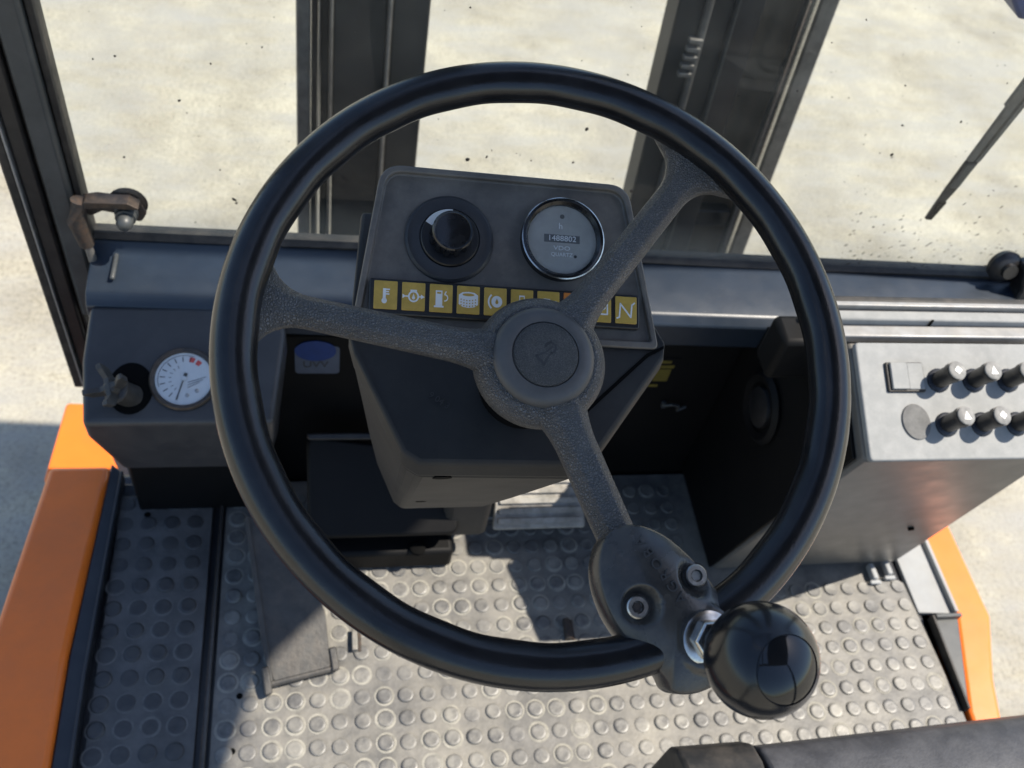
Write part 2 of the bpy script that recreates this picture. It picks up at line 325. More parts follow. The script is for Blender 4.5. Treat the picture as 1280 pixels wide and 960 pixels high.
upright(mastR, 'inner_flange', .507, .546, .012, .065, M_mast, spread=sp)
upright(mastR, 'wear_strip', .547, .556, .002, .062, M_mastlt, spread=sp)
upright(mastR, 'main_web', .557, .592, .016, .065, M_mast, spread=sp)
upright(mastR, 'wear_strip', .5925, .597, .006, .12, M_pillar, spread=sp)
upright(mastR, 'channel_wall', .5975, .640, .020, .15, M_paint, spread=sp)
upright(mastR, 'outer_flange', .716, .744, .006, .062, M_mastlt, spread=sp)
tube('lift_rod', [(.700 - sp * (z - .3), 1.20 + .02 * (z - .3), z) for z in (-.6, .9, 2.3)], .0085, M_zinc, mastR, 14)
upright(mastR, 'gap_shade_fill', .6405, .7155, .055, .065, M_gapshade, spread=sp)  # added fill in the gap, coloured like the shaded ground beyond
for z in (-.30, .06):
    box('cross_plate', (.6405, .7155), (1.225, 1.25), (z, z + (.28 if z < -.2 else .035)), M_paint, mastR, .003)
for i in range(5): # cast louvre slots on the right upright
    box('vent_slot', (.525, .545), (1.2005, 1.212), (.372 + i * .014, .379 + i * .014), M_mastlt, mastR, .001)

# ================================================================ WINDSCREEN
ws = thing('windscreen', (.36, .82, .36), 'large clear windscreen pane with mud specks behind the steering wheel', 'windscreen')
def gy(x, z): return cy(x) - .002 - .03 * (z - .36)
v = []
for dy in (0, .005):
    v += [(-.246, gy(-.246, .362) + dy, .362), (.985, gy(.985, .362) + dy, .362), (.985, gy(.985, 1.88) + dy, 1.88), (-.246, gy(-.246, 1.88) + dy, 1.88)]
link('pane', pyd(v, [(0, 1, 2, 3), (4, 5, 6, 7), (0, 1, 5, 4), (1, 2, 6, 5), (2, 3, 7, 6), (3, 0, 4, 7)]), M_glass, ws)
loft('lower_seal', [[(x, cy(x) + a, .366 + b) for a, b in ((-.010, 0), (-.011, .005 + .002 * math.sin(9 * x)), (-.005, .0075), (.009, .0075), (.010, 0))] for x in [-.243 + i * .082 for i in range(16)]], M_gasket, ws)
# dried mud flecks and smears stuck on the pane: uncountable, one mesh
vv = []; ff = []
def fleck(x, z, rx, rz, rot=0):
    n = 7; b = len(vv); y = gy(x, z)
    for k, (s, d) in enumerate(((1, -.0002), (.7, -.0009))):
        for i in range(n):
            a = 2 * math.pi * i / n; q = s * random.uniform(.65, 1.15); px, pz = rx * q * math.cos(a), rz * q * math.sin(a)
            vv.append((x + px * math.cos(rot) - pz * math.sin(rot), y + d, z + px * math.sin(rot) + pz * math.cos(rot)))
    ff.append(tuple(range(b + n, b + 2 * n))); ff.append(tuple(range(b, b + n)))
    for i in range(n): ff.append((b + i, b + (i + 1) % n, b + n + (i + 1) % n, b + n + i))
for x, z, s in ((-.133, .555, .0022), (-.185, .60, .0016), (-.205, .595, .0012), (-.195, .48, .0015), (.275, .555, .0025), (.22, .59, .0015), (.31, .46, .002), (.345, .475, .0025), (.62, .59, .002), (.628, .55, .003), (.155, .505, .003), (.175, .51, .0022), (.27, .51, .0018), (-.09, .43, .003), (-.088, .425, .002), (.685, .60, .002), (.43, .52, .002)):
    fleck(x, z, s, s * random.uniform(.6, 1), random.random() * 3)
for i in range(240):
    x = random.uniform(-.24, .95); z = random.uniform(.375, .75); s = random.choice((.0004, .0005, .0006, .0008, .0012)); fleck(x, z, s, s * random.uniform(.5, 1), random.random() * 3)
for i in range(150):
    x = random.uniform(.62, .93); z = .375 + abs(random.gauss(0, .07)); s = random.uniform(.0003, .0012); fleck(x, z, s * 2.4, s * .4, R(40) + random.gauss(0, .2))
o = link('mud_specks', pyd(vv, ff), M_dirt, ws); o['kind'] = 'stuff'

# ---- wiper (outside of the pane) and grips
wp = thing('wiper_blade', (.757, .85, .42), 'slim grey wiper blade hanging outside the right of the windscreen', 'wiper')
WF = Fr((.758, .846, .424), (1, 0, 0), (.075, -.03, 1), (0, -1, 0))
prism('blade', WF, [(-.003, 0), (.003, 0), (.0085, .05), (.0095, .095), (-.0075, .095), (-.0065, .05)], 0, .004, M_gasket, wp, .0008)
prism('rubber_tip', WF, [(-.0034, .002), (.0034, .002), (.0060, .032), (-.0048, .032)], .004, .007, M_void, wp, .0008)
prism('spring_arm', WF, [(-.0075, .0955), (.0008, .0955), (.0012, .30), (-.0135, .30), (-.0128, .175), (-.0095, .175)], 0, .005, M_mastlt, wp, .0008)
prism('spring_arm', WF, [(.0035, .0955), (.0095, .0955), (.0150, .30), (.0068, .30)], 0, .005, M_mastlt, wp, .0008)
prism('rivet_plate', WF, rounded(rect(-.0055, .0065, .055, .092), .002), .004, .0065, M_pillar, wp, .0006)

# ================================================================ LEFT PILLAR
pl = thing('cab_pillar', (-.275, .83, 0), 'dark grey cab corner pillar at the left edge of the windscreen', 'pillar')
def strip(pn, a, b, y0, y1, z0, z1, m, bev=.002, ln=.03):
    v = []
    for z in (z0, z1):
        s = -ln * (z - .36); v += [(a, y0 + s, z), (b, y0 + s, z), (b, y1 + s, z), (a, y1 + s, z)]
    return link(pn, pyd(v, [(0, 1, 2, 3), (4, 5, 6, 7), (0, 1, 5, 4), (1, 2, 6, 5), (2, 3, 7, 6), (3, 0, 4, 7)]), m, pl, bev)
strip('glass_seal', -.2505, -.2435, .822, .85, .345, 1.9, M_gasket)
strip('inner_face', -.2745, -.251, .812, .86, .25, 1.9, M_pillar, .004)
strip('seam', -.2785, -.275, .822, .86, .10, 1.9, M_gasket, .001)
strip('outer_face', -.2965, -.279, .816, .86, .10, 1.9, M_black, .003)
strip('edge_highlight', -.2995, -.297, .812, .86, .10, 1.9, M_alu, .0008)  # pale strip put in for the highlight line along the pillar edge
strip('outer_seal', -.312, -.300, .818, .86, .10, 1.9, M_gasket, .003)
pr = thing('cab_pillar', (1.02, .80, 0), 'dark grey cab corner pillar right of the windscreen, outside the picture', 'pillar')
box('inner_face', (.99, 1.05), (.78, .83), (-.05, 1.9), M_pillar, pr, .004)

# ================================================================ OVERHEAD GUARD (shades the cab)
og = thing('overhead_guard', (.3, .1, 1.9), 'dark barred roof guard of the cab above the driver', 'roof')
for ya, yb in ((.62, .70), (-.75, -.67)): box('cross_beam', (-.42, .158), (ya, yb), (1.9, 1.95), M_paint, og, .006)
for xa in (-.42, -.12): box('guard_bar', (xa, xa + .05), (-.668, .618), (1.905, 1.945), M_paint, og, .006)
prism('roof_plate', Fr((0, 0, 1.9), (1, 0, 0), (0, 1, 0)), rounded([(.16, -.75), (1.04, -.75), (1.04, .30), (1.075, .42), (1.215, .56), (1.25, .70), (.16, .70)], [.01, .05, .05, .05, .05, .02, .01]), 0, .05, M_paint, og, .006)  # unseen plate, outline flared at the front right to shape the floor's shade
for x in (-.38, .98): box('rear_post', (x, x + .05), (-.72, -.66), (-.05, 1.9), M_paint, og, .004)

# ---- rusty hinge bracket on the left of the glass
hb = thing('pivot_bracket', (-.24, .81, .40), 'rusty pivot bracket with domed bolt at lower left windscreen corner', 'bracket')
HF = Fr((-.243, .806, .418), (1, 0, 0), (0, 0, 1), (0, -1, 0))
link_pts = rounded([(0, .022), (.018, .026), (.058, .021), (.064, .002), (.056, -.012), (.044, -.002), (.020, .004), (.004, -.006)], .006)
prism('strap', HF, link_pts, -.008, -.003, M_rust, hb, .001)
prism('strap_edge', HF, rounded([(.006, .028), (.05, .028), (.062, .02), (.052, .02), (.02, .021), (.008, .018)], .003), -.003, .012, M_brass, hb, .001)
tube('hinge_barrel', [HF.p(.002, .024, .004), HF.p(-.004, -.002, .008), HF.p(.0, -.034, .008)], [.009, .0105, .008], M_rust, hb, 14)
tube('hinge_pin', [HF.p(.001, -.030, .010), HF.p(.003, -.055, .012)], .0045, M_mastlt, hb, 10)
BF = HF.at(.044, .004)
lathe('rubber_washer', Fr(HF.p(.046, .012, -.010), HF.x, HF.y, HF.z), [(0, 0), (.019, 0), (.020, .002), (.015, .005), (0, .005)], M_brass, hb, 28)
lathe('bolt', BF, [(.0, -.003), (.012, -.003), (.012, .001), (.0105, .002), (.0105, .008), (.0085, .0085), (.0085, .016), (.006, .021), (.002, .023), (0, .023)], M_pillar, hb, 24)

# ---- black wing grip on the right
cg = thing('glass_clamp', (.88, .78, .36), 'black rubber clamp knob at the lower right windscreen corner', 'clamp')
CF = Fr((.862, .785, .392), (1, 0, 0), (0, .25, 1), (0, -1, .25))
lathe('rubber_foot', Fr(CF.p(0, .004, 0), CF.x, CF.y, CF.z), [(0, -.012), (.02, -.012), (.022, -.004), (.017, .002), (.010, .004), (.010, .010), (0, .010)], M_black, cg, 28)
prism('clamp_body', CF, rounded([(.010, .018), (.06, .02), (.09, -.02), (.085, -.07), (.045, -.075), (.018, -.045), (.022, -.02)], .008), -.008, .018, M_black, cg, .003)
lathe('bolt', CF.at(.055, -.02, .018), [(0, 0), (.014, 0), (.014, .004), (.008, .006), (.008, .012), (0, .013)], M_gasket, cg, 20)
for a in (200, 250, 300):
    prism('grip_rib', CF.at(.05, -.03, .018, R(a)), rounded(rect(.016, .036, -.003, .003), .002), 0, .008, M_gasket, cg, .001)

# ---- dark blue panel corner at the top right, outside the pane
wk = thing('corner_panel', (.72, .89, .70), 'dark blue panel corner at the top right edge behind the glass', 'lamp')
prism('panel_body', Fr((.745, .89, .735), (1, 0, 0), (0, 0, 1), (0, -1, 0)), rounded([(-.06, .0), (-.005, -.052), (.06, -.05), (.06, .05), (-.05, .05)], .01), -.03, .02, M_inkblue, wk, .004)

# ================================================================ FLOOR MATS
def stud_mesh(r, h):
    me = bpy.data.meshes.new('stud'); n = 16; v = []; f = []
    for rr, z in ((r, 0), (r * .98, h * .72), (r * .90, h), (r * .62, h * .93)):
        v += [(rr * math.cos(2 * math.pi * i / n), rr * math.sin(2 * math.pi * i / n), z) for i in range(n)]
    for k in range(3):
        for i in range(n): f.append((k * n + i, k * n + (i + 1) % n, (k + 1) * n + (i + 1) % n, (k + 1) * n + i))
    f.append(tuple(range(3 * n, 4 * n))); me.from_pydata(v, [], f)
    for p in me.polygons: p.use_smooth = True
    me.set_sharp_from_angle(angle=R(50)); return me
lm = thing('rubber_mat', (-.2, .5, 0), 'narrow dark studded rubber mat along the left orange side', 'mat', 'studded floor mats')
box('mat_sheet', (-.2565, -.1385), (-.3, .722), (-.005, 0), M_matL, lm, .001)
cm = thing('rubber_mat', (.35, .5, 0), 'wide worn grey studded rubber mat under the steering wheel', 'mat', 'studded floor mats')
prism('mat_sheet', WORLD, [(-.122, -.3), (.833, -.3), (.833, .36), (.823, .548), (.805, .555), (.805, .74), (-.122, .74)], -.005, .0, M_mat, cm, .001)
sm = stud_mesh(.0098, .0024); sm.materials.append(M_stud)
sml = stud_mesh(.0104, .0022); sml.materials.append(M_studL)
def halo_mesh(m):
    me = bpy.data.meshes.new('halo'); n = 20; v = []
    for rr, z in ((.0090, .0004), (.0112, .0006), (.0124, .0004)):
        v += [(rr * math.cos(2 * math.pi * i / n), rr * math.sin(2 * math.pi * i / n), z) for i in range(n)]
    f = [(k * n + i, k * n + (i + 1) % n, (k + 1) * n + (i + 1) % n, (k + 1) * n + i) for k in range(2) for i in range(n)]
    me.from_pydata(v, [], f); me.materials.append(m); return me
hm = halo_mesh(M_ring); hml = halo_mesh(M_ringL)
def put(me, name, parent, x, y, s=1., z=0.):
    o = bpy.data.objects.new(name, me); COL.objects.link(o); o.parent = parent
    o.location = Vector((x, y, z)) - wloc(parent); o.scale = (s, s, random.choice((.35, .6, .75, .85, .95, 1.0, 1.05))); o.rotation_euler.z = random.random() * 6; return o
for j in range(13):
    for i in range(4):
        y = .352 + .0297 * j; wear = 1. if j < 9 else .55
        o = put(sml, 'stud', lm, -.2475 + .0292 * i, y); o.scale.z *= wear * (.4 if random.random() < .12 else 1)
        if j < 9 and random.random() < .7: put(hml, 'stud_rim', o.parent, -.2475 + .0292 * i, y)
spots = []
for j in range(15):
    y = .318 + .028 * j
    for i in range(36):
        x = .811 - .0262 * i
        if x < -.118 or x > .82: continue
        if x > .50 and y > .545: continue
        spots.append((y, x))
vis = [s for s in spots if (s[0] < .49 or (s[1] < .42 and s[0] < .60)) and (s[0] > .33 or s[1] < .40)]
vis.sort(); vis = vis[:298]; vs = set(vis)
rest_v = []; rest_f = []
for y, x in spots:
    if random.random() < .01: continue
    jx, jy = x + random.gauss(0, .0003), y + random.gauss(0, .0003)
    if (y, x) in vs:
        put(sm, 'stud', cm, jx, jy)
    else:
        b = len(rest_v); rest_v += [(v.co.x + jx, v.co.y + jy, v.co.z) for v in sm.vertices]; rest_f += [tuple(b + k for k in p.vertices) for p in sm.polygons]
o = link('studs_in_shade', pyd(rest_v, rest_f), M_stud, cm); o['kind'] = 'stuff'
rv = []; rf = []
for y, x in spots:
    if random.random() < (.45 if x < .35 else .78): continue
    b = len(rv); s = random.uniform(.95, 1.06); rv += [(v.co.x * s + x, v.co.y * s + y, v.co.z) for v in hm.vertices]; rf += [tuple(b + k for k in p.vertices) for p in hm.polygons]
o = link('dust_rings', pyd(rv, rf), M_ring, cm); o['kind'] = 'stuff'
for x, y in ((-.097, .377), (-.092, .441)): lathe('bolt_hole', Fr((x, y, .0003), (1, 0, 0), (0, 1, 0)), [(0, 0), (.0036, 0), (.0036, .0006), (0, .0006)], M_void, cm, 16)
lathe('bolt_hole', Fr((-.221, .692, .0003), (1, 0, 0), (0, 1, 0)), [(0, 0), (.004, 0), (.004, .0006), (0, .0006)], M_void, lm, 16)
et = thing('mat_edge_strip', (-.13, .5, 0), 'worn rusty metal edge strip between the two floor mats', 'strip')
prism('strip', WORLD, [(-.1375, -.3), (-.129, -.3), (-.1245, .722), (-.1285, .722)], -.004, .006, M_matL, et, .002)
prism('worn_edge', WORLD, [(-.1370, -.3), (-.1335, -.3), (-.1275, .722), (-.1285, .722)], .006, .0068, M_brass, et, .0003)

# ================================================================ ORANGE SIDES
ol = thing('side_panel', (-.32, .6, -.05), 'orange painted sill panel on the left side of the floor', 'panel', 'orange sides of the cab floor')
prism('sill', WORLD, [(-.386, -.3), (-.284, -.3), (-.286, .495), (-.272, .758), (-.348, .758), (-.375, .5)], -.30, .02, M_orange, ol, .008, seg=3)
ff_ = thing('lit_sill_piece', (-.35, .9, -.3), 'orange piece added ahead of the left sill, set low to catch the sun', 'fender')
prism('lit_sill_top', WORLD, rounded([(-.398, .83), (-.285, .83), (-.305, .87), (-.345, .975), (-.388, .978)], .008, 4), -.34, -.13, M_orange, ff_, .008, seg=3)  # added piece for the sunlit sill front, set low so the sun reaches it
prism('lit_sill_skirt', WORLD, [(-.396, .835), (-.30, .835), (-.35, .968), (-.385, .972)], -.6, -.3405, M_paint, ff_, .004)
lp = thing('floor_lip', (-.27, .5, 0), 'thin black steel lip between left mat and orange sill', 'lip')
prism('lip_plate', WORLD, [(-.284, -.3), (-.2600, -.3), (-.2635, .47), (-.2555, .75), (-.2725, .765), (-.2855, .495)], -.006, .014, M_paint, lp, .002)
prism('raised_edge', WORLD, [(-.2640, -.3), (-.2600, -.3), (-.2630, .47), (-.2550, .75), (-.2590, .75), (-.2670, .47)], .014, .019, M_paint, lp, .0012)
orr = thing('side_panel', (.9, .5, -.05), 'orange painted sill panel on the right side beside the seat', 'panel', 'orange sides of the cab floor')
prism('sill', WORLD, [(.838, .30), (.873, .30), (.9, .40), (.938, .49), (.938, .80), (.887, .80), (.884, .493), (.842, .36)], -.30, .0, M_orange, orr, .006, seg=3)
gp = thing('floor_plate', (.85, .55, 0), 'pale grey sheet metal plate beside the right orange panel', 'plate')
prism('sheet', WORLD, [(.8265, .5), (.884, .496), (.884, .72), (.8265, .72)], -.006, .002, M_grey2, gp, .001)
prism('upturned_edge', WORLD, [(.878, .496), (.884, .496), (.884, .72), (.878, .72)], .002, .010, M_grey2, gp, .001)
db = thing('floor_bracket', (.86, .43, 0), 'small dark triangular bracket between right mat and orange panel', 'bracket')
prism('bracket_plate', WORLD, [(.836, .36), (.842, .365), (.883, .492), (.842, .492)], -.006, .004, M_pillar, db, .001)
prism('flange', WORLD, [(.8345, .36), (.8385, .36), (.8425, .492), (.8385, .492)], -.004, .012, M_gasket, db, .001)
prism('top_flange', WORLD, [(.843, .4865), (.883, .4865), (.883, .492), (.843, .492)], .004, .014, M_pillar, db, .001)
for i, (x, y) in enumerate(((.775, .556), (.80, .562))):
    t = thing('floor_clip', (x, y, 0), ('short pale metal clip at the foot of the console' if i == 0 else 'slanted pale metal clip next to the grey floor plate'), 'clip')
    box('clip_bar', (x - .004, x + .004), (y - .006, y + .018), (.002, .014), M_grey2, t, .002)
    box('clip_tab', (x - .008, x + .008), (y - .012, y - .0065), (.0045, .009), M_grey2, t, .001)

# ================================================================ PEDALS AND FOOTWELL
pd = thing('foot_pedal', (-.03, .46, 0), 'flat sloping dark metal pedal plate hinged to the floor at left', 'pedal')
PF = Fr((-.053, .452, .012), (.97, .20, 0), (-.16, .93, .33))
prism('plate', PF, rounded([(0, 0), (.068, 0), (.072, .06), (.052, .20), (-.002, .20), (-.004, .05)], .003), 0, .003, M_pedal, pd, .0008)
prism('side_flange', PF, [(-.0035, 0), (-.0005, 0), (-.0005, .20), (-.0055, .20), (-.0075, .05)], -.002, .006, M_pedal, pd, .0006)
tube('hinge', [PF.p(-.008, -.002, -.002), PF.p(.074, -.002, -.002)], .0045, M_pedal, pd, 12)
box('hinge_lug', (-.012, -.003), (-.014, .018), (-.01, .008), M_pedal, pd, .002, PF)
box('hinge_lug', (.069, .078), (-.006, .022), (-.01, .006), M_pedal, pd, .002, PF)
fs = thing('floor_tab', (.044, .5, 0), 'small upright steel tab on the mat beside the left pedal', 'tab')
box('tab_plate', (.040, .047), (.487, .515), (0, .010), M_steel, fs, .001)
box('tab_foot', (.0475, .0515), (.487, .515), (.0005, .004), M_rust, fs, .0006)
ft = thing('floor_tab', (.315, .49, 0), 'small rusty tab standing on the mat below the hub', 'tab')
box('tab_plate', (.312, .320), (.487, .515), (0, .010), M_rust, ft, .001)
box('tab_foot', (.3205, .325), (.487, .515), (.0005, .004), M_rust, ft, .0006)

ac = thing('accelerator_pedal', (.30, .66, .03), 'light ribbed metal accelerator pedal right of the steering column', 'pedal')
AF = Fr((.226, .628, .045), (1, .0, 0), (0, .86, .5))
prism('pedal_plate', AF, rounded([(0, 0), (.128, 0), (.128, .10), (.012, .10)], .006), -.006, 0, M_steel, ac, .002)
for i in range(7): prism('rib', AF, rounded([(.007 + .0016 * i, .007 + i * .0135), (.122, .007 + i * .0135), (.122, .015 + i * .0135), (.007 + .0016 * i, .015 + i * .0135)], .002, 3), .0, .004, M_steel, ac, .0012)
tube('pedal_arm', [(.29, .68, .06), (.29, .715, .03), (.29, .744, .06)], .006, M_black, ac, 10)
bk = thing('brake_pedal', (.08, .62, .0), 'black rounded brake pedal box left of the steering column', 'pedal')
prism('pedal_pad', Fr((.082, .60, .085), (1, 0, 0), (0, .80, .60)), rounded([(-.095, 0), (.092, 0), (.092, .10), (-.098, .13)], .014), -.02, .0, M_fire, bk, .005, seg=3)
prism('pad_lip', Fr((.082, .60, .085), (1, 0, 0), (0, .80, .60)), rounded([(-.095, .122), (.0, .122), (.0, .131), (-.098, .131)], .004), .0005, .008, M_black, bk, .003)
box('pedal_base', (-.01, .172), (.598, .70), (.004, .045), M_fire, bk, .006)
lathe('base_bolt', Fr((.125, .603, .046), (1, 0, 0), (0, 1, 0)), [(0, 0), (.010, 0), (.010, .005), (.006, .007), (0, .007)], M_void, bk, 18)
# inspection stickers on the firewall
st = thing('inspection_sticker', (-.002, .743, .265), 'blue and white round inspection sticker on the wall left of the column', 'sticker')
SF = Fr((-.002, .7445, .262), (1, 0, 0), (0, 0, 1), (0, -1, 0))
prism('paper', SF, rounded(rect(-.026, .026, -.030, .020), .006), 0, .0006, M_sticker, st, .0002)
flat('blue_disc', SF, [circ(-.002, .012, .024, 32, .018)], .0006, M_inkblue, st, .0004)
text('lettering', SF.at(-.002, -.013), 'UVV', .016, M_inkblk, st, .0008)
sy = thing('warning_sticker', (.43, .743, .235), 'small yellow printed sticker on the dark wall right of the pod', 'sticker')
SG = Fr((.432, .7445, .232), (1, 0, 0), (0, 0, 1), (0, -1, 0))
prism('paper', SG, rounded(rect(-.024, .022, -.028, .032), .002), 0, .0006, M_fire, sy, .0002)
flat('yellow_print', SG, [rect(-.020, .016, .012, .018), rect(-.006, .014, -.014, .010), rect(-.02, .004, -.026, -.021), rect(-.01, .01, .022, .027)], .0006, M_stickyel, sy, .0002)
# dust on firewall: a small hose clip
hz = thing('cable_clip', (.47, .73, .17), 'small dull cable clip on the dark wall right of the column', 'clip')
tube('wire_loop', [(.455, .738, .172), (.462, .732, .182), (.472, .733, .178), (.474, .735, .166), (.486, .738, .170)], .002, M_pillar, hz, 8)
box('clip_foot', (.452, .458), (.738, .744), (.166, .176), M_pillar, hz, .001)

# ================================================================ STEERING COLUMN POD
TH = R(30); yw = R(-2.7)
A0 = Fr((.128, .415, .678), (1, 0, 0), (0, math.cos(TH), math.sin(TH)))
A = A0.at(0, 0, 0, yw)
pod = thing('instrument_pod', (.128, .47, .40), 'dark grey instrument pod on the steering column behind the wheel', 'instrument panel')
outl = rounded([(-.1085, -.004), (.1005, -.004), (.0785, .1115), (-.0925, .1115)], [.004, .004, .017, .017], 8)
inn = rounded([(-.1035, .001), (.0955, .001), (.0745, .1070), (-.0885, .1070)], [.003, .003, .013, .013], 8)
deep = rounded([(-.1085, -.004), (.1005, -.004), (.070, .100), (-.084, .100)], [.004, .004, .017, .017], 8)
def ring(poly, h): return [A.p(a, b, h) for a, b in poly]
loft('panel_housing', [ring(deep, -.06), ring(outl, -.010), ring(outl, .002), ring(inn, .002), ring(inn, -.0025)], M_pod, pod, .0012, 30)

# lower lid (round the steering shaft) and the tapering shroud below it
def zB(y): return .5015 + .4245 * y
top = [(.062, .337), (.166, .334), (.178, .340), (.232, .402), (.234, .412), (.206, .53), (.03, .535), (.019, .417), (.022, .404), (.052, .343)]
bot = [(.073, .451), (.148, .451), (.156, .458), (.176, .50), (.178, .51), (.165, .60), (.06, .60), (.052, .51), (.053, .50), (.066, .458)]
mid = [(lerp(a[0], b[0], .42), lerp(a[1], b[1], .52)) for a, b in zip(top, bot)]
T = [(x, y, min(zB(y), .5015 + .4245 * .413)) for x, y in top]
loft('lower_lid', [[(x, y, z - .0165) for x, y, z in T], T], M_podlow, pod, .003, 30, seg=3)
loft('column_shroud', [[(x, y, .40) for x, y in bot], [(lerp(a[0], b[0], .6), lerp(a[1], b[1], .6), lerp(zB(a[1]) - .018, .40, .6)) for a, b in zip(top, bot)],
                       [(lerp(x, .125, .015), lerp(y, .43, .015), z - .018) for x, y, z in T]], M_podlow, pod, .003, 30, seg=3)
# seam between panel cover and lower lid, right of the hub
BN = Vector((0, -.391, .921)).normalized()
BFr = Fr((.128, .38, zB(.38)), (1, 0, 0), (0, .921, .391))
prism('lid_seam', BFr, [(.034, -.022), (.036, -.0235), (.092, .024), (.104, .030), (.104, .032), (.091, .0262)], .0002, .0008, M_void, pod, 0)
text('moulded_mark', BFr.at(-.052, -.006, 0, R(-35)), '9 04 3', .006, M_dash, pod, .0002)
for hx, hy, hz_, r in ((.079, .3405, .6225, .0065), (.1385, .3405, .6225, .0065), (.0825, .4167, .469, .0045), (.1345, .4167, .469, .0045)):
    hf = Fr((hx, hy, hz_), (1, 0, 0), (0, -.4447, .8957))
    lathe('screw_hole', hf, [(0, -.002), (r, -.002), (r, .0008), (0, .0008)], M_void, pod, 20)
box('shaft_tube', (.155, .215), (.615, .655), (.05, .40), M_podlow, pod, .01)

# rotary switch
rs = A.at(-.0455, .064, -.0025)
sw = lathe('rotary_switch', rs, [(0, 0), (.0300, 0), (.0298, .0016), (.0280, .0030), (.0240, .0026), (.0212, .0036), (.0204, .0036), (.0202, .0018), (0, .0018)], M_dash, pod, 56)
lathe('dial_plate', rs, [(0, .0019), (.0196, .0019), (.0196, .0044), (.0188, .0052), (0, .0052)], M_black, sw, 56)
flat('white_sector', rs, annulus(0, 0, .010, .0192, 86, 150, 10), .0053, M_white, sw, .0002)
KF = Fr(rs.o, rs.x, rs.y)
kn = []
n = 72
for r, h in ((.0142, .0056), (.0138, .0190)):
    kn.append([KF.p((r - (.0019 if (j // 3) % 2 == 0 else 0)) * math.cos(2 * math.pi * j / n), (r - (.0019 if (j // 3) % 2 == 0 else 0)) * math.sin(2 * math.pi * j / n), h) for j in range(n)])
loft('grip', kn, M_gloss, sw, .0002, 30)
lathe('grip_cap', KF, [(0, .0191), (.0134, .0191), (.0136, .0200), (.0128, .0210), (.0120, .0208), (.0116, .0203), (.0110, .0204), (0, .0208)], M_gloss, sw, 48)

# hour meter
hmF = A.at(.0315, .0685, -.0025)
mt = lathe('hour_meter', hmF, [(0, 0), (.0285, 0), (.0285, .0062), (.0278, .0078), (.0262, .0082), (.0243, .0062), (.0243, .0030), (0, .0030)], M_gloss, pod, 64)
lathe('dial', hmF, [(0, .0031), (.0242, .0031), (.0242, .0036), (0, .0036)], M_dialglare, mt, 48)
loft('bezel_ring', [[hmF.p(r_ * math.cos(2 * math.pi * j / 64), r_ * math.sin(2 * math.pi * j / 64), h_) for j in range(64)] for r_, h_ in ((.0279, .0074), (.0285, .0070), (.0288, .0080), (.0280, .0085))], M_chrome, mt, 0, 40, closed=True)
text('unit_mark', hmF.at(-.001, .0095), 'h', .0062, M_white, mt, .0038)
flat('counter_window', hmF, [rect(-.0125, .0125, -.002, .0035)], .0037, M_plug, mt, .0001)
text('counter_digits', hmF.at(0, .0008), '1488802', .0055, M_white, mt, .0039, sx=1.05)
text('maker_mark', hmF.at(.0, -.0060), 'VDO', .0042, M_white, mt, .0038, sx=1.3)
text('maker_mark', hmF.at(.0, -.0105), 'QUARTZ', .0038, M_white, mt, .0038)
flat('index_mark', hmF, [circ(.0095, -.0112, .0011, 12)], .0037, M_inkblk, mt, .0002)
flat('index_mark', hmF, [circ(.0, .0165, .0016, 16)], .0037, M_mastlt, mt, .0002)
lathe('glass', hmF, [(0, .0050), (.0242, .0050), (.0242, .0054), (0, .0054)], M_lens, mt, 48)

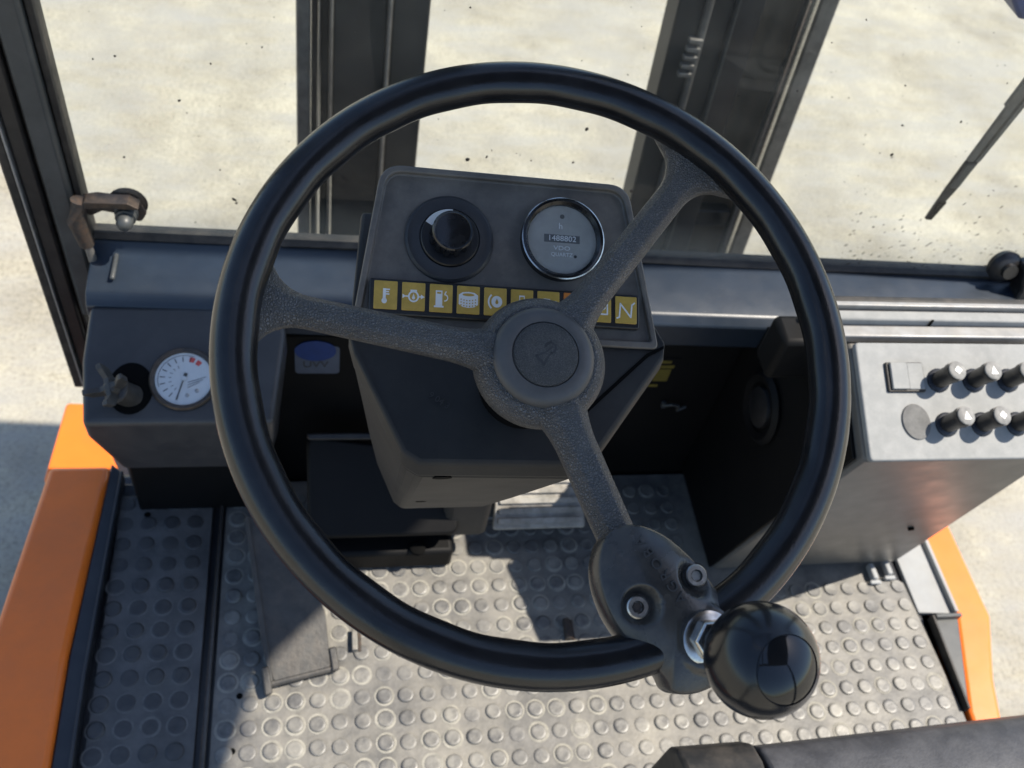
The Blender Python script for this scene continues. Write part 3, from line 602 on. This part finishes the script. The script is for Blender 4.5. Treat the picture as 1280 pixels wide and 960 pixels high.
# warning light strip with ten tiles
WS = A.at(-.0050, .0213, -.0025)
stp = prism('warning_strip', WS, rounded(rect(-.0925, .0915, -.0125, .0115), .0025), 0, .0055, M_black, pod, .0012)
def th(dx): return [circ(-.1 + dx, -.45, .22, 16), rect(-.22 + dx, .02 + dx, -.4, .5), rect(.02 + dx, .34 + dx, .38, .48), rect(.02 + dx, .26 + dx, .2, .3), rect(.02 + dx, .3 + dx, .02, .12)]
def dotgrid():
    o = []
    for j in range(3):
        for i in range(6):
            o.append(rect(-.66 + i * .24, -.56 + i * .24, -.42 + j * .22 - .12 * math.cos((i - 2.5) * .5), -.33 + j * .22 - .12 * math.cos((i - 2.5) * .5)))
    return o
ICON = [
    ([*th(0)], []),
    ([*annulus(0, 0, .32, .45, 0, 360, 20), rect(-.26, .26, .38, .52), [(-.9, .16), (-.6, 0), (-.9, -.16)], [(.6, .18), (.92, 0), (.6, -.18)], rect(-.66, -.42, -.05, .05), rect(.42, .66, -.05, .05), circ(0, -.1, .13, 12), [(-.1, -.02), (.1, -.02), (0, .25)]], []),
    ([rect(-.45, .1, -.6, .6), rect(-.58, .22, -.72, -.58), *annulus(.3, .05, .2, .29, -100, 100, 10), seg2((.3, .34), (.42, .55), .09)], [rect(-.34, .0, .34, .48)]),
    ([[(-.8, .38), (-.8, -.35), (-.5, -.55), (0, -.62), (.5, -.55), (.8, -.35), (.8, .38), (.5, .58), (0, .64), (-.5, .58)]], [circ(0, .40, .5, 20, .11)] + dotgrid()),
    ([circ(.12, 0, .46, 24), *annulus(.12, 0, .62, .76, 130, 230, 12)], [circ(.12, -.06, .13, 12), [(0.0, 0), (.24, 0), (.12, .26)]]),
    ([rect(-.25, .22, .05, .62), rect(-.32, .3, -.2, -.08), rect(-.06, .04, -.3, .1), *[[(-.8 + i * .2, -.42 - .18 * abs(i - 3.5) / 3.5), (-.6 + i * .2, -.42 - .18 * abs(i - 2.5) / 3.5), (-.7 + i * .2, -.66 - .18 * abs(i - 3) / 3.5)] for i in range(8)]], [rect(-.17, .14, .16, .5)]),
    ([*th(-.2), [(.5, .35), (.68, .35), (.55, .02), (.75, .05), (.42, -.55), (.52, -.12), (.36, -.12)]], []),
    ([circ(0, 0, .4, 20)], []),
    ([*[seg2(a, b, .12) for a, b in (((-.6, -.45), (.6, -.45)), ((.6, -.5), (.6, .4)), ((.6, .35), (-.6, .35)), ((-.6, .4), (-.6, -.5)))], rect(.15, .45, .0, .1), rect(.25, .35, -.1, .2), rect(-.45, -.15, .0, .1)], []),
    ([seg2((-.6, -.65), (-.5, .55), .13), seg2((-.52, .5), (.45, -.6), .13), seg2((.42, -.6), (.52, .45), .13), seg2((.5, .4), (.78, .62), .13), seg2((-.6, -.6), (-.85, -.7), .13)], []),
]
for i in range(10):
    tf = WS.at(-.0817 + .01812 * i, .0004, .0055)
    tl = prism('warning_light', tf, rounded(rect(-.0076, .0076, -.0094, .0094), .0006, 2), -.001, .0007, M_orlens if i == 7 else M_yellow, stp, .0003)
    # icons belong to the lamp tile: kept in the strip's third level
    wh, dk = ICON[i]; sc = .0080
    if wh: flat('icon_print', tf, [[(a * sc, b * sc * 1.08) for a, b in q] for q in wh], .00072, M_white, stp, .0001)
    if dk: flat('icon_print', tf, [[(a * sc, b * sc * 1.08) for a, b in q] for q in dk], .00086, M_yellow, stp, .0001)

# ================================================================ STEERING WHEEL
a = R(23)
WC = Vector((.131, .353, .736))
W = Fr(WC, (1, 0, 0), (0, math.cos(a), math.sin(a)))
wheel = thing('steering_wheel', tuple(W.p(0, 0, -.06)), 'black three-spoke steering wheel with grained spokes and horn hub', 'steering wheel')
RM = .1768
def rim_ring(th_):
    pts = []; n = 28; c, s = math.cos(th_), math.sin(th_)
    for j in range(n):
        t = 2 * math.pi * j / n; ct, st_ = math.cos(t), math.sin(t)
        # soft rounded section with a slight ridge along the outer top edge, finger scallops inside
        rr = ct * .0128; hh = st_ * .0120
        if ct < -.3: rr += .0004 * math.sin(th_ * 26) * (-ct - .3)
        if ct > 0: rr -= .0008 * ct * st_ * st_
        pts.append(W.p((RM + rr) * c, (RM + rr) * s, hh))
    return pts
loft('rim', [rim_ring(2 * math.pi * i / 200) for i in range(200)], M_rim, wheel, closed=True, smooth=60)
def spoke(ang, wmid, name='spoke'):
    F = W.at(0, 0, 0, R(ang)); rings = []; K = 40
    for k in range(K + 1):
        t = k / K; x = lerp(.022, RM + .002, t)
        wd = wmid * (1.0 - .12 * t)
        # quarter-round fillets into hub and rim
        d1 = max(0., 1 - (x - .022) / .036); wd += .016 * (1 - math.sqrt(max(0, 1 - d1 * d1)))
        d2 = max(0., 1 - (RM - .011 - x) / .026); d2 = min(1., d2); wd += .024 * (1 - math.sqrt(max(0, 1 - d2 * d2)))
        topz = lerp(-.012, -.002, min(1, t * 1.05) ** 1.3) ; th_ = lerp(.024, .0150, t ** .7)
        if x > RM - .010: topz -= (x - RM + .010) * .25
        e = .26 + .0 * t
        sec = [(-wd, -th_ * .55), (-wd * .98, -th_ * .30), (-wd * .55, -.0008), (-wd * .42, 0.0), (wd * .42, 0.0), (wd * .55, -.0008), (wd * .98, -th_ * .30), (wd, -th_ * .55), (wd * .72, -th_), (-wd * .72, -th_)]
        rings.append([F.p(x, b, topz + c) for b, c in sec])
    return loft(name, rings, M_spoke, wheel, .0012, 62)
spoke(169.5, .0105); spoke(50, .0108); spoke(-71, .0125)
hub = lathe('hub', W, [(0, -.042), (.033, -.042), (.0385, -.035), (.0408, -.028), (.0404, -.0215), (.0375, -.0160), (.0330, -.0136), (0, -.0136)], M_spoke, wheel, 72, 60)
lathe('hub_cap', W, [(.0, -.0150), (.0308, -.0150), (.0311, -.0128), (.0300, -.0102), (.0270, -.0078), (.0215, -.0066), (.0203, -.0070), (.0202, -.0085), (0, -.0085)], M_hubring, hub, 72, 50)
lathe('horn_button', W, [(0, -.0085), (.0197, -.0085), (.0197, -.0068), (.0190, -.0061), (.012, -.0056), (0, -.0054)], M_button, hub, 64, 50)
HS = W.at(.0015, .0005, 0, R(40))
hs = .0095
horn = [seg2((-.75, -.42), (-.75, .42), .17), seg2((-.75, .36), (-.15, .15), .12), seg2((-.75, -.36), (-.15, -.15), .12), seg2((-.15, .15), (.5, .12), .12), seg2((-.15, -.15), (.2, -.13), .12), *annulus(.3, .16, .28, .40, -130, 130, 14), seg2((.1, .42), (.7, .44), .1)]
flat('horn_symbol', HS, [[(a_ * hs, b_ * hs) for a_, b_ in q] for q in horn], -.0056, M_inkblk, hub, .0002)
lathe('shaft_boot', W, [(0, -.086), (.029, -.086), (.029, -.076), (.026, -.073), (.024, -.041), (0, -.041)], M_void, wheel, 48)

# ---- spinner knob clamped to the rim
sk = thing('spinner_knob', tuple(W.p(.055, -.15, 0)), 'black ball spinner knob on an oval clamp bolted to the wheel rim', 'knob')
OUT = [(.0195, -.119), (.0235, -.110), (.031, -.1045), (.041, -.1030), (.050, -.1055), (.060, -.111), (.069, -.119), (.077, -.1280), (.084, -.1385), (.090, -.149), (.0955, -.160), (.096, -.171), (.090, -.182), (.081, -.1895), (.071, -.1935), (.061, -.1945), (.0545, -.1925), (.0515, -.186), (.046, -.1790), (.038, -.1715), (.030, -.1630), (.0235, -.152), (.0195, -.140), (.0182, -.129)]
def dense(P, k):
    o = []; n = len(P)
    for i in range(n):
        p0, p1, p2, p3 = (Vector(P[(i + d) % n]) for d in (-1, 0, 1, 2))
        for j in range(k):
            t = j / k; o.append(tuple(.5 * ((2 * p1) + (p2 - p0) * t + (2 * p0 - 5 * p1 + 4 * p2 - p3) * t * t + (3 * p1 - p0 - 3 * p2 + p3) * t ** 3)))
    return o
OD = dense(OUT, 5); cx0, cy0 = .057, -.148
BOLTS = ((.0370, -.1480), (.0730, -.1325)); STEM = (.0725, -.1655)
def dome(x, y, s):
    h = .0060 + .0115 * (1 - s ** 2.6)
    # a crown ridge along the clamp's length and pockets round the bolts
    for bx, by in BOLTS:
        d = math.hypot(x - bx, y - by); 
        if d < .0125: h = min(h, (.0094 if bx < .05 else .0072) + max(0, (d - .0078)) * 1.5)
    d = math.hypot(x - STEM[0], y - STEM[1])
    if d < .018: h = max(h, .0150 + .0030 * (1 - (d / .018) ** 2))
    return h
rings = [[W.p(cx0 + (x - cx0) * .985, cy0 + (y - cy0) * .985, -.016) for x, y in OD], [W.p(x, y, -.012) for x, y in OD]]
for k in range(26):
    s = 1 - k / 26.5
    rings.append([W.p(cx0 + (x - cx0) * s, cy0 + (y - cy0) * s, dome(cx0 + (x - cx0) * s, cy0 + (y - cy0) * s, s)) for x, y in OD])
cl = loft('clamp', rings, M_clamp, sk, 0, 60)
for i, chx in enumerate('AGROBA'):
    tx = -.0182 + i * .0073
    x, y = .0507 + tx * math.cos(R(120)), -.1287 + tx * math.sin(R(120))
    s = 0
    # height of the dome under this letter
    ang_ = math.atan2(y - cy0, x - cx0); d = math.hypot(x - cx0, y - cy0)
    rad = max((math.hypot(px - cx0, py - cy0) for px, py in OD if abs((math.atan2(py - cy0, px - cx0) - ang_ + math.pi) % (2 * math.pi) - math.pi) < .06), default=.05)
    text('embossed_letter', W.at(x, y, dome(x, y, min(1, d / rad)), R(120)), chx, .0085, M_inkblk, cl, .0001, .0003)  # dark material gives the engraved letters the shade of their recesses
for bx, by in BOLTS:
    bf = W.at(bx, by, .0088 if bx < .05 else .0066)
    b_ = lathe('bolt', bf, [(0, 0), (.0062, 0), (.0062, .0035), (.0055, .0042), (.0034, .0042), (.0030, .0020), (0, .0020)], M_zinc, cl, 28)
    lathe('hex_socket', bf, [(0, .0021), (.0029, .0021), (.0029, .0027), (0, .0027)], M_rust if bx < .05 else M_steel, cl, 6)
    lathe('washer', bf, [(0, -.0012), (.0078, -.0012), (.0078, .0002), (0, .0002)], M_clamp, cl, 28)
KB = W.p(STEM[0], STEM[1], .017); KC = W.p(.0785, -.1770, .068)
kz = (KC - KB).normalized(); kx = Vector((1, 0, 0)); kx = (kx - kz * kx.dot(kz)).normalized(); ky = kz.cross(kx)
K = Fr(KB, kx, ky, kz); dk_ = (KC - KB).length
lathe('washer', K, [(0, -.003), (.0145, -.003), (.0145, .0012), (.0125, .0022), (0, .0022)], M_chrome, sk, 40)
lathe('lock_nut', K, [(0, .0022), (.0105, .0022), (.0115, .0035), (.0115, .0085), (.0105, .0098), (0, .0098)], M_chrome, sk, 6, 25, .0004)
lathe('stem', K, [(0, .0099), (.0080, .0099), (.0085, .016), (.0100, dk_ - .022), (0, dk_ - .018)], M_gloss, sk, 32)
rb = .0278; kp = []
for i in range(41):
    t = math.pi * (1 - i / 40); r = rb * math.sin(t); h = dk_ + rb * .96 * math.cos(t)
    if i < 4: r = max(r, .0095) if i else 0
    kp.append((max(r, 0.0001), h))
hcap = dk_ + rb * .96 * math.cos(R(36))
kp = [p for p in kp if p[1] < hcap - .0002]
rc = rb * math.sin(R(36))
kp += [(rc + .0004, hcap - .0001), (rc + .0001, hcap + .0002), (rc - .0003, hcap - .0004)]
lathe('ball', K, kp, M_ballsat, sk, 72, 30)
kp = [(rc - .0004, hcap - .0006), (rc - .0004, hcap - .0001), (rc - .0008, hcap + .0002)]
for i in range(1, 9):
    s = rc - .0008; q = s * (1 - i / 8.0); kp.append((max(q, .0001), hcap + .0002 + .0040 * (1 - (q / s) ** 2)))
lathe('ball_face', K, kp, M_ball, sk, 72, 30)

# ================================================================ LEFT GAUGE POD
t18 = R(18)
LP = thing('gauge_pod', (-.14, .67, .17), 'black dashboard pod with round white gauge at the left', 'dashboard')
G = Fr((-.235, .613, .312), (1, 0, 0), (0, math.cos(t18), math.sin(t18)))
top_ = [G.p(0, 0), G.p(.188, 0), G.p(.200, .10), G.p(.196, .132), G.p(-.003, .132), G.p(-.006, .07)]
lo = [Vector((-.222, .655, .165)), Vector((-.060, .655, .165)), Vector((-.05, .70, .165)), Vector((-.05, .742, .165)), Vector((-.232, .742, .165)), Vector((-.235, .70, .165))]
midr = [p + Vector((0, .003, -.03)) for p in top_]
loft('housing', [lo, midr, top_], M_dash, LP, .006, 30, seg=4)
box('lower_wall', (-.232, -.06), (.700, .7435), (-.003, .164), M_fire, LP, .004)
tube('edge_pipe', [(-.236, .735, .165), (-.240, .735, .08), (-.236, .728, .0)], .005, M_pillar, LP, 8)
gc = G.at(.0965, .0480)
ga = lathe('round_gauge', gc, [(0, 0), (.0345, 0), (.0350, .0025), (.0335, .0048), (.0300, .0042), (.0290, .0016), (0, .0016)], M_brass, LP, 56)
lathe('dial', gc, [(0, .0017), (.0290, .0017), (.0290, .0022), (0, .0022)], M_ivory, ga, 48)
flat('scale_ticks', gc, [seg2((.019 * math.cos(R(x)), .019 * math.sin(R(x))), (.0245 * math.cos(R(x)), .0245 * math.sin(R(x))), .0010) for x in range(75, 256, 20)]
     + [seg2((.0125 * math.cos(R(x)), .0125 * math.sin(R(x))), (.0155 * math.cos(R(x)), .0155 * math.sin(R(x))), .0006) for x in range(115, 256, 20)], .0023, M_inkblk, ga, .0001)
flat('scale_arc', gc, annulus(0, 0, .0258, .0264, 70, 200, 30), .0023, M_inkblk, ga, .0001)
flat('red_zone', gc, annulus(0, 0, .0195, .0250, 45, 58, 5) + annulus(0, 0, .0195, .0250, 64, 78, 5), .0023, M_inkred, ga, .0001)
flat('print_lines', gc, [seg2((.004, -.004 - .003 * i), (.022 - .003 * i, .002 - .003 * i), .0006) for i in range(3)], .0023, M_inkblk, ga, .0001)
for x, y in ((.004, -.0185), (.0135, -.0135)): lathe('dial_screw', gc.at(x, y, .0023), [(0, 0), (.0022, 0), (.0022, .0006), (.0012, .001), (0, .001)], M_zinc, ga, 16)
flat('needle', gc, [seg2((0, 0), (-.0065, -.0235), .0011), seg2((0, 0), (.002, .006), .0035)], .0030, M_inkblk, ga, .0004)
lathe('needle_cap', gc, [(0, .0030), (.0026, .0030), (.0024, .0042), (0, .0044)], M_ivory, ga, 20)
lathe('glass', gc, [(0, .0044), (.0296, .0040), (.0296, .0045), (0, .0052)], M_lens, ga, 40)
# wing key in its oval recess
kf = G.at(.040, .0340)
rc_ = prism('recess', kf, circ(.004, .004, .0225, 32, .0285), -.004, .0006, M_void, LP, .0)
ky_ = thing('wing_key', tuple(kf.p(0, 0, 0)), 'grey plastic wing knob standing in the oval recess beside the gauge', 'knob')
dirk = (kf.z * .85 + kf.x * -.42 + kf.y * -.05).normalized(); xx = (kf.x - dirk * kf.x.dot(dirk)).normalized()
Q = Fr(kf.p(.004, -.004, 0), xx, dirk.cross(xx), dirk)
M_key = mat('key_plastic', (.035, .034, .033), .5, var=.25, vscale=60, dirt=(.12, .10, .08), dirtamt=.4, dscale=60)
lathe('stem', Q, [(0, -.004), (.0125, -.004), (.0120, .018), (.0135, .020), (.0135, .023), (.011, .025), (0, .026)], M_key, ky_, 28)
for i, an in enumerate((15, 105, 195, 285)):
    q = Q.at(0, 0, .024, R(an)); wz = Fr(q.o, q.x, q.z)
    prism('wing', wz, rounded([(0, 0), (.010, 0), (.021, .008), (.0235, .022), (.0175, .020), (.009, .012), (0, .013)], .0018, 3), -.0028, .0028, M_key, ky_, .0012)
lathe('head', Q, [(0, .024), (.0085, .024), (.0075, .034), (.004, .037), (0, .037)], M_key, ky_, 8, 25, .001)

# ================================================================ RIGHT LEVER CONSOLE
cs = thing('lever_console', (.66, .57, 0), 'light grey lever console on the right with two rows of short levers', 'console')
t25 = R(25)
CP = Fr((.532, .477, .428), (1, 0, 0), (0, math.cos(t25), math.sin(t25)))
# body: undercut driver face, left wall with a round vent
sec = [(.575, .012), (.482, .418), (.487, .424), (.582, .468), (.60, .468), (.62, .468), (.742, .33), (.742, .012)]
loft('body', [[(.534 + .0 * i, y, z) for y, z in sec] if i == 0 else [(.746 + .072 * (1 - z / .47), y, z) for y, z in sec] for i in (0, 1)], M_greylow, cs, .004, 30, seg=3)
prism('front_panel', CP, rounded([(.002, -.002), (.222, -.002), (.222, .120), (.002, .120)], .005), -.006, .002, M_grey, cs, .002, seg=3)
v_ = M_fire
prism('left_wall_cover', Fr((.5335, 0, 0), (0, 1, 0), (0, 0, 1), (-1, 0, 0)), [(.578, .012), (.490, .41), (.584, .455), (.62, .455), (.742, .33), (.742, .012)], 0, .004, M_fire, cs, .001)
VF = Fr((.5292, .650, .285), (0, -1, 0), (0, 0, 1), (-1, 0, 0))
vn = lathe('round_vent', VF, [(0, 0), (.044, 0), (.046, .004), (.040, .009), (.031, .006), (.030, .003), (0, .003)], M_fire, cs, 40)
lathe('vent_core', VF, [(0, .0032), (.026, .0032), (.025, .008), (.018, .010), (0, .0105)], M_black, vn, 32)
lathe('screw_hole', Fr((.735, .5345, .18), (1, 0, 0), (0, -.22, .975)), [(0, -.002), (.004, -.002), (.004, .0012), (0, .0012)], M_void, cs, 16)
# hinge rail behind the panel
box('hinge_rail', (.515, .80), (.594, .609), (.4695, .480), M_alu, cs, .0015)
box('hinge_rail', (.512, .80), (.611, .624), (.4695, .487), M_grey, cs, .002)
box('top_trim', (.509, .80), (.626, .632), (.468, .492), M_alu, cs, .001)
box('rail_joint', (.628, .631), (.6095, .6105), (.47, .488), M_void, cs, 0)
box('seal_strip', (.505, .80), (.634, .642), (.44, .4895), M_gasket, cs, .002)
box('corner_bracket', (.470, .531), (.60, .64), (.40, .462), M_fire, cs, .006)
# rocker switch and blank plug
sx_ = CP.at(.052, .083, .002)
rk = prism('rocker_switch', sx_, rounded(rect(-.021, .021, -.0155, .0155), .002), -.001, .003, M_gasket, cs, .001)
prism('rocker', sx_, rounded(rect(-.0175, .001, -.013, .0145), .001), .003, .0062, M_grey, rk, .001)
prism('rocker', sx_, rounded(rect(.0018, .0195, -.013, .0145), .001), .003, .0045, M_grey, rk, .001)
prism('blank_plug', CP.at(.058, .037, .002, R(12)), circ(0, 0, .0155, 32, .0185), -.001, .0018, M_plug, cs, .0008)
M_cap = mat('lever_cap', (.20, .20, .195), .6, spec=.3, var=.25, vscale=120, dirt=(.34, .33, .31), dirtamt=.5, dscale=120)
M_basedisc = mat('lever_base_disc', (.012, .013, .018), .38, var=.2)  # dark bluish disc round each lever foot
def lever(x, y, i):
    f = CP.at(x, y, .002); ld = (f.z * .9 + f.x * .06 + f.y * .10).normalized(); lx = (f.x - ld * f.x.dot(ld)).normalized()
    q = Fr(f.o, lx, ld.cross(lx), ld)
    lathe('base_disc', f, [(0, -.001), (.0125, -.001), (.0125, .0015), (.0105, .003), (0, .004)], M_basedisc, L_, 28)
    lv = lathe('shaft', q, [(0, 0), (.0088, 0), (.0092, .010), (.0092, .020), (.0102, .0225), (.0102, .0285), (0, .0288)], M_black, L_, 28)
    lathe('cap', q, [(0, .0289), (.0096, .0289), (.0096, .0302), (.0086, .0310), (0, .0312)], M_cap, lv, 28)
    s = .0042
    flat('symbol', q, [[(s, 0), (0, s), (-s, 0), (0, -s)]] if i % 2 == 0 else [[(-s, -s), (s, -s), (0, s)]], .0313, M_white, lv, .0002)
lbl = ['first lever from the switch in the top row of the grey console', 'second lever from the switch in the top row of the grey console', 'third lever in the top row of the grey console, cut by the picture edge',
       'first lever beside the round plug in the bottom row of the grey console', 'second lever from the round plug in the bottom row of the grey console', 'third lever in the bottom row of the grey console, cut by the picture edge']
for i, (x, y) in enumerate(((.090, .080), (.1305, .080), (.171, .080), (.092, .034), (.1325, .034), (.173, .034))):
    L_ = thing('control_lever', tuple(CP.p(x, y, .002)), lbl[i], 'lever', 'short control levers on the console'); lever(x, y, i)

# ================================================================ SEAT EDGE
se = thing('seat_cushion', (.6, .1, .1), 'worn black vinyl seat front edge at the bottom right', 'seat')
def seat_sec(x, yf):
    yf += .018
    return [(x, yf - .012, .16), (x, yf, .20), (x, yf - .001, .265), (x, yf - .010, .287), (x, yf - .030, .299), (x, yf - .09, .305), (x, yf - .3, .30), (x, yf - .3, .16)]
loft('cushion', [seat_sec(x, .243 + .030 * (x - .40)) for x in (.402, .408, .5, .6, .7, .82, .95)], M_vinyl, se, .004, 45)
loft('bolster', [seat_sec(x, .248) for x in (.322, .330, .35, .39, .398)], M_gasket, se, .004, 45)
